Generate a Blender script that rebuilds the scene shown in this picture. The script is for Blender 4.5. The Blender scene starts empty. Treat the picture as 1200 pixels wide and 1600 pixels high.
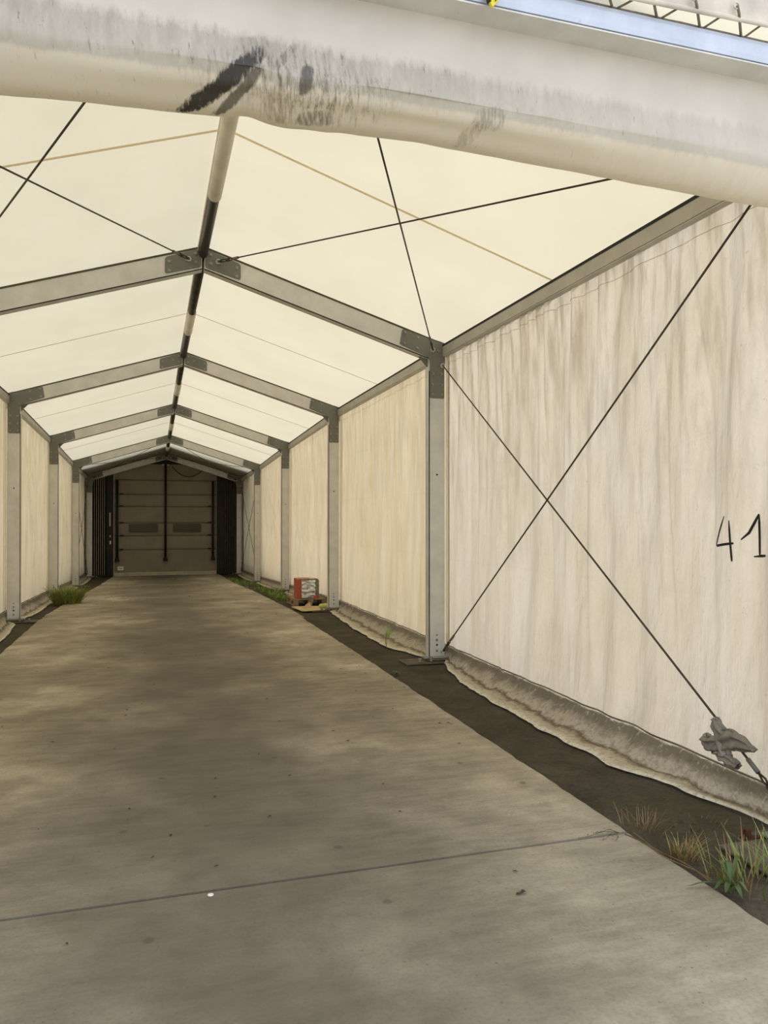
import bpy, bmesh, math, random
from mathutils import Vector, Matrix, noise
random.seed(7)
C = bpy.context.scene.collection
PI = math.pi

# ------------------------------------------------------------------ camera, sky, light, exposure
cam_d = bpy.data.cameras.new('camera'); cam = bpy.data.objects.new('camera', cam_d); C.objects.link(cam)
cam.location = (-0.4971, 0.0, 1.5843)
cam.rotation_euler = (PI/2 + 0.006, 0.0, -0.2965)
cam_d.sensor_fit = 'VERTICAL'; cam_d.sensor_height = 36.0; cam_d.lens = 1188.33/1600*36
cam_d.clip_start = 0.05; cam_d.clip_end = 300
bpy.context.scene.camera = cam
vs = bpy.context.scene.view_settings
vs.view_transform = 'Standard'; vs.look = 'None'; vs.exposure = 0.0; vs.gamma = 1.0; vs.use_curve_mapping = False
W = bpy.data.worlds.new('overcast_sky'); bpy.context.scene.world = W; W.use_nodes = True
bg = W.node_tree.nodes['Background']
bg.inputs[0].default_value = (0.92, 0.97, 1.07, 1); bg.inputs[1].default_value = 1.62
sd = bpy.data.lights.new('sun', 'SUN'); sun = bpy.data.objects.new('sun', sd); C.objects.link(sun)
sd.energy = 3.2; sd.angle = math.radians(10); sd.color = (1.0, 0.95, 0.88)
sun.rotation_euler = Vector((.42, .48, .77)).to_track_quat('Z', 'Y').to_euler(); sun.location = (0, 10, 20)

# ------------------------------------------------------------------ measures of the tunnel
YS = [2.9124, 7.9124, 12.9131, 17.9203, 22.9204, 27.9056]
ZS = [0.0, 0.0, -0.0273, -0.1773, -0.369, -0.4971]
HW, HE, HR = 2.6731, 3.5045, 4.3412           # half width, eave height, ridge height
SL = (HR-HE)/HW
def gz(y):
    if y <= YS[0]: return 0.0
    for i in range(5):
        if y <= YS[i+1]:
            t = (y-YS[i])/(YS[i+1]-YS[i]); return ZS[i]+(ZS[i+1]-ZS[i])*t
    return ZS[5]
def roofz(x): return HR - SL*abs(x)
def nz(x, y=0.0, z=0.0): return noise.noise(Vector((x, y, z)))

# ------------------------------------------------------------------ material helpers
def lin(c):
    return tuple(((v/255)/12.92 if v/255 <= .04045 else ((v/255+.055)/1.055)**2.4) for v in c)
class M:
    def __init__(s, name):
        s.m = bpy.data.materials.new(name); s.m.use_nodes = True
        s.t = s.m.node_tree; s.n = s.t.nodes; s.l = s.t.links; s.n.clear()
        s.out = s.n.new('ShaderNodeOutputMaterial')
    def node(s, kind, ins=None, **kw):
        n = s.n.new(kind)
        for k, v in kw.items(): setattr(n, k, v)
        for k, v in (ins or {}).items():
            if isinstance(v, bpy.types.NodeSocket): s.l.new(v, n.inputs[k])
            else:
                if isinstance(v, tuple) and len(v) == 3 and n.inputs[k].type == 'RGBA': v = (*v, 1)
                n.inputs[k].default_value = v
        return n
    def coord(s, scale=(1, 1, 1), loc=(0, 0, 0), rot=(0, 0, 0), src='Object'):
        tc = s.node('ShaderNodeTexCoord')
        return s.node('ShaderNodeMapping', {'Vector': tc.outputs[src], 'Scale': scale, 'Location': loc, 'Rotation': rot}).outputs[0]
    def noise(s, scale, detail=4, co=None, rough=.55, dist=0.0):
        d = {'Scale': scale, 'Detail': detail, 'Roughness': rough, 'Distortion': dist}
        if co is not None: d['Vector'] = co
        else: d['Vector'] = s.coord()
        return s.node('ShaderNodeTexNoise', d).outputs['Fac']
    def ramp(s, fac, stops):
        r = s.node('ShaderNodeValToRGB', {'Fac': fac}); e = r.color_ramp.elements
        while len(e) < len(stops): e.new(.5)
        for i, (p, c) in enumerate(stops):
            e[i].position = p
            if not isinstance(c, tuple): c = (c, c, c)
            e[i].color = (*c, 1)
        return r.outputs[0]
    def mix(s, fac, a, b, mode='MIX'):
        n = s.node('ShaderNodeMixRGB', {'Fac': fac, 'Color1': a, 'Color2': b}, blend_type=mode); return n.outputs[0]
    def math(s, op, a, b=0.0, clamp=False):
        n = s.node('ShaderNodeMath', {0: a, 1: b}, operation=op, use_clamp=clamp); return n.outputs[0]
    def bump(s, h, strength=.3, dist=.01):
        return s.node('ShaderNodeBump', {'Height': h, 'Strength': strength, 'Distance': dist}).outputs[0]
    def pbr(s, col, rough=.6, metal=0.0, normal=None, spec=.5):
        d = {'Base Color': col, 'Roughness': rough, 'Metallic': metal, 'Specular IOR Level': spec}
        if normal is not None: d['Normal'] = normal
        b = s.node('ShaderNodeBsdfPrincipled', d); s.l.new(b.outputs[0], s.out.inputs[0]); return s.m
    def cloth(s, col, tcol, t=.5, rough=.5, normal=None, gloss=.04):
        d = {'Color': col}; e = {'Color': tcol}; g = {'Color': (1, 1, 1, 1), 'Roughness': rough}
        if normal is not None: d['Normal'] = normal; g['Normal'] = normal; e['Normal'] = normal
        a = s.node('ShaderNodeBsdfDiffuse', d); b = s.node('ShaderNodeBsdfTranslucent', e)
        g = s.node('ShaderNodeBsdfGlossy', g)
        m1 = s.node('ShaderNodeMixShader', {0: t}); s.l.new(a.outputs[0], m1.inputs[1]); s.l.new(b.outputs[0], m1.inputs[2])
        m2 = s.node('ShaderNodeMixShader', {0: gloss}); s.l.new(m1.outputs[0], m2.inputs[1]); s.l.new(g.outputs[0], m2.inputs[2])
        s.l.new(m2.outputs[0], s.out.inputs[0]); return s.m

def plain(name, rgb, rough=.6, metal=0.0, var=.12, scale=6.0, bump=.1, spec=.4):
    m = M(name); c = lin(rgb); n = m.noise(scale, 5)
    lo = tuple(v*(1-var*2) for v in c); hi = tuple(min(1, v*(1+var)) for v in c)
    return m.pbr(m.ramp(n, [(.3, lo), (.7, hi)]), rough, metal, m.bump(m.noise(scale*8, 3), bump, .004), spec)

def mat_concrete():
    m = M('worn_concrete')
    big = m.noise(.55, 5, rough=.6); mid = m.noise(2.3, 6, m.coord((1, 1.0, 1), (3, 1, 0)), rough=.65)
    brush = m.noise(4.0, 6, m.coord((.7, 3.2, 1)), rough=.7); fine = m.noise(60, 4, rough=.7)
    col = m.ramp(big, [(.32, lin((118, 110, 95))), (.5, lin((162, 152, 131))), (.68, lin((206, 195, 171)))])
    col = m.mix(m.ramp(mid, [(.40, .0), (.60, .6)]), col, lin((118, 109, 92)))
    col = m.mix(m.ramp(brush, [(.4, .0), (.75, .35)]), col, lin((202, 192, 166)))
    # worn, driven-over middle of the slab is darker than its edges
    tc = m.node('ShaderNodeTexCoord'); sep = m.node('ShaderNodeSeparateXYZ', {0: tc.outputs['Object']})
    ax = m.math('ABSOLUTE', m.math('ADD', sep.outputs[0], .1))
    ax = m.math('ADD', ax, m.math('MULTIPLY', m.noise(1.1, 4), .9))
    tr = m.ramp(m.math('DIVIDE', ax, 2.4), [(.28, .74), (.50, .5), (.80, 0.0)])
    col = m.mix(tr, col, lin((84, 77, 66)))
    # old oil spots, pits
    v = m.node('ShaderNodeTexVoronoi', {'Scale': 3.1, 'Vector': m.coord(), 'Randomness': 1.0})
    vd = m.math('ADD', v.outputs['Distance'], m.math('MULTIPLY', m.noise(20, 3), .06))
    col = m.mix(m.ramp(vd, [(.075, .55), (.11, 0.0)]), col, lin((78, 72, 62)))
    v2 = m.node('ShaderNodeTexVoronoi', {'Scale': 17, 'Vector': m.coord(), 'Randomness': 1.0})
    col = m.mix(m.ramp(m.math('ADD', v2.outputs['Distance'], m.math('MULTIPLY', mid, .12)), [(.12, .6), (.16, 0.0)]), col, lin((95, 88, 76)))
    col = m.mix(m.ramp(fine, [(.3, .28), (.55, 0.0)]), col, lin((84, 79, 70)))
    h = m.math('ADD', fine, m.math('MULTIPLY', brush, .8))
    return m.pbr(col, .88, 0, m.bump(h, .35, .004), .25)

def mat_soil():
    m = M('packed_soil'); n = m.noise(2.2, 7, rough=.7); f = m.noise(45, 5, rough=.75)
    col = m.ramp(n, [(.3, lin((62, 56, 46))), (.6, lin((88, 80, 67))), (.8, lin((112, 103, 88)))])
    col = m.mix(m.ramp(f, [(.35, .5), (.6, 0.0)]), col, lin((46, 41, 34)))
    col = m.mix(m.ramp(m.noise(1.3, 5), [(.55, 0.0), (.72, .5)]), col, lin((70, 74, 46)))
    return m.pbr(col, .95, 0, m.bump(f, .6, .01), .1)

def mat_roof():
    m = M('translucent_roof_fabric')
    n = m.noise(1.2, 5); w = m.noise(9, 4, m.coord((1, 1, 1)))
    tc = m.ramp(n, [(.3, (.515, .468, .345)), (.7, (.56, .512, .382))])
    tc = m.mix(m.ramp(w, [(.62, 0.0), (.8, .18)]), tc, (.58, .50, .34))
    return m.cloth((.66, .60, .48, 1), tc, .62, .45, m.bump(n, .2, .02), .02)

def mat_wall(name, dirt_fold_shade=1.0, seed=0.0, tint=(1, 1, 1), dk=1.0):
    m = M(name)
    st = m.noise(1.5, 5, m.coord((1, 2.4, .45), (seed, seed, 0)), rough=.5)
    stain_fold_shade = m.noise(14, 5, m.coord((1, .9, .14), (seed*2, 0, 0)), rough=.55)
    sp = m.noise(30, 5, m.coord((1, 1, 1), (0, seed, 0)), rough=.7)
    tc = m.node('ShaderNodeTexCoord'); sep = m.node('ShaderNodeSeparateXYZ', {0: tc.outputs['Object']}); z = sep.outputs[2]
    col = m.ramp(st, [(.30, (.62, .565, .45)), (.5, (.70, .655, .555)), (.7, (.76, .73, .65))])
    tcol = m.ramp(st, [(.30, (.83, .735, .55)), (.5, (.88, .795, .625)), (.72, (.92, .85, .70))])
    hi = m.ramp(z, [(0.0, 0.0), (1.0, 1.0)])
    top = m.math('MULTIPLY', m.ramp(stain_fold_shade, [(.44, 0.0), (.66, .56)]), m.ramp(m.math('DIVIDE', z, 3.6), [(.3, .12), (.92, 1.0)]))  # eave stains plus painted shading of the gathered folds, stronger towards the top
    top = m.math('MULTIPLY', top, dirt_fold_shade)
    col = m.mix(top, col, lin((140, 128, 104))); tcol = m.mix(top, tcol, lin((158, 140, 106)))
    s3 = m.ramp(sp, [(.62, 0.0), (.72, .4)])
    col = m.mix(s3, col, lin((150, 140, 116))); tcol = m.mix(s3, tcol, lin((160, 146, 118)))
    # fold creases left from storage, across the cloth
    cr = m.node('ShaderNodeTexWave', {'Scale': .42, 'Distortion': .25, 'Detail': 2.0, 'Vector': m.coord()}, bands_direction='Z').outputs['Fac']
    crm = m.ramp(cr, [(.99, 0.0), (1.0, .10)])
    col = m.mix(crm, col, lin((150, 140, 118)))
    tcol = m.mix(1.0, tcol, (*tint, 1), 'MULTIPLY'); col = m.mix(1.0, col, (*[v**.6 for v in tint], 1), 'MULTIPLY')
    h = m.math('ADD', m.math('MULTIPLY', m.noise(5, 5, m.coord((1, 1.6, .5), (0, seed, 0))), 1.0), m.math('MULTIPLY', cr, .1))
    return m.cloth(col, tcol, .55, .5, m.bump(h, .7, .06), .03)

def mat_skirt():
    m = M('muddy_wall_skirt')
    at = m.node('ShaderNodeAttribute', attribute_name='prof').outputs['Fac']
    n = m.noise(5, 6, m.coord((1, 1, 1)), rough=.7); sc = m.noise(16, 5, m.coord((1, 1.6, 1.2)), rough=.6, dist=.8)
    v = m.math('ADD', at, m.math('MULTIPLY', m.math('SUBTRACT', n, .5), .45))
    col = m.ramp(v, [(0.0, lin((176, 166, 142))), (.06, lin((112, 103, 88))), (.24, lin((124, 115, 100))), (.36, lin((176, 166, 148))),
                     (.46, lin((184, 175, 157))), (.54, lin((104, 91, 68))), (.66, lin((188, 176, 150))), (1.0, lin((226, 220, 202)))])
    col = m.mix(m.ramp(sc, [(.58, 0.0), (.66, .5)]), col, lin((196, 188, 170)))
    col = m.mix(m.ramp(m.noise(26, 5, rough=.8), [(.48, 0.0), (.66, .6)]), col, lin((98, 90, 75)))
    return m.cloth(col, col, .12, .4, m.bump(m.math('ADD', sc, n), .5, .02), .04)

def mat_curtain():
    m = M('grimy_curtain_fabric')
    uv = m.node('ShaderNodeUVMap', uv_map='UVMap').outputs[0]
    sep = m.node('ShaderNodeSeparateXYZ', {0: uv}); U, V = sep.outputs[0], sep.outputs[1]
    def mp(loc, rot, sc):
        a = m.node('ShaderNodeVectorMath', {0: uv, 1: (loc[0], loc[1], 0)}, operation='SUBTRACT').outputs[0]
        a = m.node('ShaderNodeVectorRotate', {'Vector': a, 'Angle': rot}, rotation_type='Z_AXIS').outputs[0]
        return m.node('ShaderNodeVectorMath', {0: a, 1: sc}, operation='MULTIPLY').outputs[0]
    streak = m.noise(9, 6, mp((0, 0), 0, (2.6, .7, 1)), rough=.75)
    fine = m.noise(24, 5, mp((0, 0), .12, (3.0, .55, 1)), rough=.75)
    blot = m.noise(3.0, 4, mp((0, 0), 0, (1, 1, 1)))
    col = m.ramp(blot, [(.3, lin((218, 214, 207))), (.7, lin((236, 233, 227)))])
    edge = m.math('ADD', V, m.math('MULTIPLY', m.math('SUBTRACT', blot, .5), .02))
    col = m.mix(m.ramp(edge, [(.352, 0.0), (.362, 1.0)]), col, m.ramp(streak, [(.3, lin((236, 228, 210))), (.7, lin((250, 245, 232)))]))  # warm interior light on the roll painted in below the crease
    # grime band: begins in the fold above the roll and thins out towards the right end
    vv = m.math('ADD', V, m.math('MULTIPLY', m.math('SUBTRACT', streak, .5), .10))
    band = m.ramp(vv, [(.195, 0.0), (.235, .75), (.352, .65), (.365, .30), (.60, .40)])
    fade = m.ramp(m.math('MULTIPLY', m.math('ADD', U, 2.7), .185), [(.55, 1.0), (.95, .15)])
    band = m.math('MULTIPLY', band, fade)
    d = m.math('MULTIPLY', band, m.ramp(streak, [(.30, .35), (.70, 1.0)]))
    col = m.mix(d, col, lin((160, 156, 142)))
    d2 = m.math('MULTIPLY', band, m.ramp(fine, [(.60, 0.0), (.68, .9)]))
    col = m.mix(d2, col, lin((84, 80, 70)))
    cg = mp((.0, .36), 0, (1/.42, 1/.16, 1)); cl = m.node('ShaderNodeVectorMath', {0: cg}, operation='LENGTH').outputs['Value']
    cgm = m.math('MULTIPLY', m.ramp(cl, [(.35, 1.0), (1.0, 0.0)]), m.ramp(fine, [(.46, 0.0), (.64, .8)]))
    col = m.mix(cgm, col, lin((112, 104, 84)))
    tick = m.noise(40, 5, mp((0, 0), .25, (2.0, .35, 1)), rough=.7)
    def smear(loc, rot, lx, ly, stren, c, nscale=18):
        p = mp(loc, rot, (1/lx, 1/ly, 1))
        nn = m.node('ShaderNodeTexNoise', {'Scale': nscale*1.6, 'Detail': 6.0, 'Roughness': .7, 'Vector': mp((0, 0), 0, (3, .8, 1))}).outputs['Fac']
        L = m.node('ShaderNodeVectorMath', {0: p}, operation='LENGTH').outputs['Value']
        sp_ = m.node('ShaderNodeSeparateXYZ', {0: p})
        a4 = m.math('POWER', m.math('ABSOLUTE', sp_.outputs[0]), 4.0)
        b2 = m.math('POWER', m.math('ABSOLUTE', sp_.outputs[1]), 2.0)
        r = m.math('ADD', m.math('ADD', a4, b2), m.math('MULTIPLY', m.math('SUBTRACT', nn, .5), 3.4))
        k = m.ramp(m.math('MULTIPLY', r, .4), [(.25, stren), (.60, 0.0)])
        return k, c
    for args in (((-.275, .400), .80, .195, .030, .97, lin((46, 45, 37))),
                 ((-.215, .430), 1.0, .13, .020, .8, lin((72, 67, 56))),
                 ((-.165, .245), 0.2, .05, .03, .45, lin((86, 83, 74))),
                 ((.015, .33), 1.4, .045, .022, .8, lin((72, 68, 58))),
                 ((-.06, .27), .9, .06, .014, .6, lin((90, 85, 74))),
                 ((.07, .47), .2, .07, .03, .7, lin((98, 88, 66))),
                 ((-.07, .44), 1.5, .08, .05, .5, lin((134, 112, 76))),
                 ((.72, .37), 0.3, .06, .04, .5, lin((110, 104, 90))),
                 ((.66, .45), 1.2, .07, .03, .4, lin((120, 108, 84)))):
        k, c = smear(*args)
        if args[4] < .75: k = m.math('MULTIPLY', k, m.ramp(tick, [(.42, .10), (.60, 1.0)]))
        else: k = m.math('MULTIPLY', k, m.ramp(tick, [(.25, .7), (.42, 1.0)]))
        col = m.mix(k, col, c)
    return m.cloth(col, m.mix(1.0, col, (1.0, .95, .84, 1), 'MULTIPLY'), .45, .5, m.bump(m.math('ADD', streak, blot), .12, .02), .04)

ALU = None
def mat_alu(name, rgb, rough=.45, metal=.55):
    m = M(name); c = lin(rgb); n = m.noise(3.5, 6, m.coord((1, 1, 1)), rough=.65); s = m.noise(22, 5, rough=.7)
    col = m.ramp(n, [(.3, tuple(v*.84 for v in c)), (.7, tuple(min(1, v*1.1) for v in c))])
    col = m.mix(m.ramp(s, [(.64, 0.0), (.72, .45)]), col, tuple(v*.5 for v in c))
    return m.pbr(col, rough, metal, m.bump(s, .06, .003), .5)
MT = {}
MT['concrete'] = mat_concrete(); MT['soil'] = mat_soil(); MT['roof'] = mat_roof()
MT['wall'] = mat_wall('wall_fabric', 1.0, 0.0, (.665, .65, .645)); MT['wall_far'] = mat_wall('wall_fabric_far', .55, 4.0, (.68, .622, .525)); MT['wall_left'] = mat_wall('wall_fabric_left', .45, 7.0, (.86, .79, .63))  # left tint brighter: the sunlight that side lacks is put into its colour
MT['skirt'] = mat_skirt(); MT['curtain'] = mat_curtain()
MT['alu'] = mat_alu('weathered_aluminium', (212, 209, 201), .5, .15)
MT['rail'] = plain('dark_keder_rail', (86, 78, 58), .7, .1, .15, 12, .1)
MT['alu_eave'] = mat_alu('weathered_aluminium_beam', (184, 179, 167), .55, .15)
MT['plate'] = mat_alu('galvanised_plate', (118, 117, 108), .6, .2)
MT['galv'] = mat_alu('galvanised_beam', (196, 203, 216), .5, .5)  # blue of the reflected sky put into the base colour
MT['galv_under'] = mat_alu('galvanised_underside', (214, 212, 205), .6, .3)
MT['bolt'] = mat_alu('bolt_steel', (150, 148, 138), .45, .6)
MT['zinc'] = mat_alu('bright_zinc', (200, 198, 188), .35, .8)
MT['wire'] = plain('dark_steel_wire', (74, 68, 56), .5, .5, .15, 30)
MT['ridge'] = plain('dark_ridge_tube', (62, 58, 48), .45, .4, .3, 5)
MT['sleeve'] = plain('pale_sleeve', (226, 220, 206), .6, 0, .08, 5)
MT['piping'] = plain('white_piping', (224, 218, 200), .5, 0, .06, 8)
_m = M('seam_tape'); MT['seam'] = _m.cloth((.72, .66, .54, 1), (.95, .88, .68, 1), .7)
_m = M('seam_thread'); MT['seam_thin'] = _m.cloth((.6, .54, .42, 1), (.7, .6, .42, 1), .5)
MT['rag'] = plain('grey_plastic_rag', (134, 128, 117), .45, 0, .2, 9, .6)
MT['rust'] = plain('rusty_iron', (92, 54, 36), .85, .2, .35, 20, .5)
MT['pad'] = plain('base_plate_dull', (98, 89, 73), .85, .1, .25, 9, .3)
MT['wood'] = plain('pallet_wood', (158, 134, 104), .85, 0, .2, 10, .4)
MT['card'] = plain('cardboard', (196, 176, 128), .9, 0, .1, 6, .2)
MT['card_pink'] = plain('pale_cardboard_scrap', (202, 170, 140), .9, 0, .1, 6, .2)
MT['red'] = plain('red_wrapper_film', (178, 84, 56), .4, 0, .12, 10, .3)
MT['grey_film'] = plain('grey_wrapping_film', (132, 132, 116), .3, .3, .2, 18)
MT['foil'] = plain('silver_wrapping_film', (236, 234, 224), .2, .35, .25, 18, .9)
MT['greenish'] = plain('yellow_green_sponge', (206, 214, 120), .8, 0, .1, 20, .4)
MT['door'] = plain('door_curtain_fabric', (134, 126, 110), .75, 0, .08, 2, .2)
MT['door_win'] = plain('amber_window_film', (66, 52, 26), .35, 0, .1, 4, .1)
MT['black'] = plain('black_rubber', (24, 22, 19), .7, 0, .2, 6, .1)
MT['bellow'] = plain('dark_dock_pad', (40, 37, 31), .8, 0, .2, 4, .2)
MT['pleat'] = plain('pleat_edge_grey', (176, 166, 146), .7, 0, .1, 6, .1)
MT['pleat_dull'] = plain('pleat_edge_dull', (112, 105, 90))
MT['seam_dark'] = plain('door_seam_band', (92, 86, 75), .8, 0, .1, 4, .1)
MT['white'] = plain('white_plate', (226, 222, 208), .6, 0, .04, 6, .05)
MT['marker'] = plain('black_marker', (26, 25, 24), .7, 0, .1, 40, 0)
MT['facade'] = plain('dock_building_wall', (110, 108, 104), .85, 0, .06, 2, .1)
MT['yellow'] = plain('hazard_yellow', (222, 206, 60), .6, 0, .06, 6, .05)
MT['yard'] = plain('yard_paving', (190, 186, 176), .9, 0, .08, 1.5, .2)
MT['tarp'] = plain('grimy_tarp', (214, 204, 190), .7, 0, .12, 7, .4)
MT['cord'] = plain('lacing_cord', (128, 118, 98), .8, 0, .15, 60, .4)
_m = M('white_gable_fabric'); MT['white_gable'] = _m.cloth((.88, .86, .76, 1), (.97, .94, .80, 1), .5)
def mat_leaf(name, a, b):
    m = M(name); col = m.ramp(m.noise(9, 4), [(.3, lin(a)), (.7, lin(b))]); return m.cloth(col, col, .3, .5, None, .04)
MT['grass'] = mat_leaf('grass_blades', (104, 128, 56), (156, 170, 84))
MT['grass_y'] = mat_leaf('yellow_grass', (150, 150, 66), (190, 182, 98))
MT['dry'] = mat_leaf('dry_grass', (128, 96, 54), (172, 146, 92))
MT['leaf'] = mat_leaf('weed_leaves', (56, 74, 38), (96, 118, 56))
MT['dry_stem'] = plain('dry_stem', (118, 98, 70), .9, 0, .2, 20, .3)
MT['dead'] = mat_leaf('dead_leaves', (58, 44, 30), (96, 74, 48))

# ------------------------------------------------------------------ mesh helpers
class MB:
    def __init__(s): s.v = []; s.f = []
    def add(s, vs, fs):
        o = len(s.v); s.v += [tuple(p) for p in vs]; s.f += [tuple(i+o for i in f) for f in fs]; return s
    def box(s, x0, x1, y0, y1, z0, z1):
        v = [(x0,y0,z0),(x1,y0,z0),(x1,y1,z0),(x0,y1,z0),(x0,y0,z1),(x1,y0,z1),(x1,y1,z1),(x0,y1,z1)]
        return s.add(v, [(3,2,1,0),(4,5,6,7),(0,1,5,4),(1,2,6,5),(2,3,7,6),(3,0,4,7)])
    def loft(s, rings, cap=True, closed=True):
        n = len(rings[0]); v = [p for r in rings for p in r]; f = []
        for i in range(len(rings)-1):
            for j in range(n if closed else n-1):
                k = (j+1) % n; f.append((i*n+j, i*n+k, (i+1)*n+k, (i+1)*n+j))
        if cap and closed: f += [tuple(range(n))[::-1], tuple(range((len(rings)-1)*n, len(rings)*n))]
        return s.add(v, f)
    def tube(s, pts, r, n=8, cap=True):
        pts = [Vector(p) for p in pts]; rings = []
        rr = r if isinstance(r, (list, tuple)) else [r]*len(pts)
        up = None
        for i, p in enumerate(pts):
            d = (pts[min(i+1, len(pts)-1)]-pts[max(i-1, 0)]).normalized()
            if up is None:
                up = Vector((0, 0, 1)) if abs(d.z) < .9 else Vector((1, 0, 0))
            a = d.cross(up)
            if a.length < 1e-5: a = d.cross(Vector((0, 1, 0)))
            a.normalize(); b = a.cross(d).normalized(); up = b
            rings.append([p+(a*math.cos(2*PI*k/n)+b*math.sin(2*PI*k/n))*rr[i] for k in range(n)])
        return s.loft(rings, cap)
    def ring(s, c, axis, R, r, n=18, m=6):
        axis = Vector(axis).normalized(); a = axis.orthogonal().normalized(); b = axis.cross(a)
        pts = [Vector(c)+(a*math.cos(2*PI*k/n)+b*math.sin(2*PI*k/n))*R for k in range(n)]
        v = []; f = []
        for k, p in enumerate(pts):
            d = (p-Vector(c)).normalized()
            for j in range(m):
                v.append(p+(d*math.cos(2*PI*j/m)+axis*math.sin(2*PI*j/m))*r)
        for k in range(n):
            for j in range(m):
                f.append((k*m+j, ((k+1) % n)*m+j, ((k+1) % n)*m+(j+1) % m, k*m+(j+1) % m))
        return s.add(v, f)
    def prism(s, poly, y0, y1):                      # polygon in XZ, extruded along Y
        n = len(poly); v = [(x, y0, z) for x, z in poly]+[(x, y1, z) for x, z in poly]
        f = [tuple(range(n))[::-1], tuple(range(n, 2*n))]+[(i, (i+1) % n, (i+1) % n+n, i+n) for i in range(n)]
        return s.add(v, f)
    def build(s, name, mat, parent=None, smooth=False, bevel=0.0):
        me = bpy.data.meshes.new(name); me.from_pydata([tuple(p) for p in s.v], [], s.f); me.update()
        bm = bmesh.new(); bm.from_mesh(me); bmesh.ops.recalc_face_normals(bm, faces=bm.faces); bm.to_mesh(me); bm.free()
        me.materials.append(mat)
        if smooth:
            for p in me.polygons: p.use_smooth = True
        o = bpy.data.objects.new(name, me); C.objects.link(o)
        if parent: o.parent = parent
        if bevel:
            b = o.modifiers.new('bevel', 'BEVEL'); b.width = bevel; b.segments = 2; b.limit_method = 'ANGLE'
        return o
def tag(o, label, cat, group=None, kind=None):
    o['label'] = label; o['category'] = cat
    if group: o['group'] = group
    if kind: o['kind'] = kind
    return o
def empty(name, loc=(0, 0, 0)):
    o = bpy.data.objects.new(name, None); C.objects.link(o); o.location = loc; o.empty_display_size = .2; return o
def copy_tree(o, parent=None):
    c = o.copy(); C.objects.link(c)
    if parent: c.parent = parent
    for ch in list(o.children): copy_tree(ch, c)
    return c
def grid(nu, nv, fn, name, mat, parent=None, attr=None, smooth=True, uvfn=None, skip=None):
    v = []; f = []; A = []
    for i in range(nu+1):
        for j in range(nv+1):
            v.append(tuple(fn(i/nu, j/nv)))
            if attr: A.append(attr(i/nu, j/nv))
    for i in range(nu):
        for j in range(nv):
            f.append((i*(nv+1)+j, (i+1)*(nv+1)+j, (i+1)*(nv+1)+j+1, i*(nv+1)+j+1))
    me = bpy.data.meshes.new(name); me.from_pydata(v, [], f); me.update(); me.materials.append(mat)
    if smooth:
        for p in me.polygons: p.use_smooth = True
    if attr:
        a = me.attributes.new('prof', 'FLOAT', 'POINT')
        for k, x in enumerate(A): a.data[k].value = x
    if uvfn:
        uv = me.uv_layers.new(name='UVMap'); UVs = [uvfn(i/nu, j/nv) for i in range(nu+1) for j in range(nv+1)]
        for lp in me.loops: uv.data[lp.index].uv = UVs[lp.vertex_index]
    o = bpy.data.objects.new(name, me); C.objects.link(o)
    if parent: o.parent = parent
    return o

# ------------------------------------------------------------------ structure: ground and slab
def ground():
    ys = [-14, -4, 0]+[YS[0]+k*(25/60) for k in range(61)]+[30, 60]
    xs = [-40, -12, -6]+[-3+.15*k for k in range(41)]+[6, 12, 40]
    def fn(u, v):
        x = xs[round(u*(len(xs)-1))]; y = ys[round(v*(len(ys)-1))]
        return (x, y, gz(y)-.028+.010*nz(x*1.7, y*1.7))
    o = grid(len(xs)-1, len(ys)-1, fn, 'ground', MT['soil'])
    tag(o, 'dark bare soil strip beside the concrete slab and ground around the tunnel', 'ground', kind='structure')
ground()
for _x0, _x1 in ((3.05, 40), (-40, -3.05)):  # unseen pale paving, added to bounce light onto walls and curtain
    mb = MB(); mb.box(_x0, _x1, -14, 60, -.8, -.005); mb.box(*((1.83, 3.05) if _x0 > 0 else (-3.05, -2.2)), -14, 2.2, -.1, -.006)
    tag(mb.build('ground', MT['yard']), 'pale paved yard outside the %s wall of the tunnel' % ('right' if _x0 > 0 else 'left'), 'ground', kind='structure')
def slab(name, y0, y1, label):
    n = max(4, int((y1-y0)/.08))
    ed = lambda y, s: (1.80 if y < 12 else 1.84) + (.018*nz(y*3, s)+.012*nz(y*11, s+5)) if s > 0 else -(2.18 - max(0, (y-14))*.028) + .03*nz(y*3, 9)
    mb = MB(); rings = []
    xs = [0, .12, .3, .5, .7, .88, 1]
    for k in range(n+1):
        y = y0+(y1-y0)*k/n; L, R = ed(y, -1), ed(y, 1); z = gz(y)
        rings.append([(L, y, z-.12), (L, y, z-.006), (L+.012, y, z)]+[(L+(R-L)*t, y, z) for t in xs[1:-1]]+[(R-.012, y, z), (R, y, z-.006), (R, y, z-.12)])
    mb.loft(rings, True)
    tag(mb.build(name, MT['concrete']), label, 'floor', kind='structure')
slab('floor', -14.0, 3.292, 'near concrete slab in the foreground, this side of the expansion joint')
slab('floor', 3.313, 28.4, 'long concrete slab running through the tunnel beyond the expansion joint')
mb = MB(); mb.box(-2.1, 1.78, 3.285, 3.320, -.10, -.045)
tag(mb.build('trim_1', plain('joint_filler', (34, 29, 23), .9, 0, .2, 20)), 'dark expansion joint across the concrete slab', 'joint', kind='structure')

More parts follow.
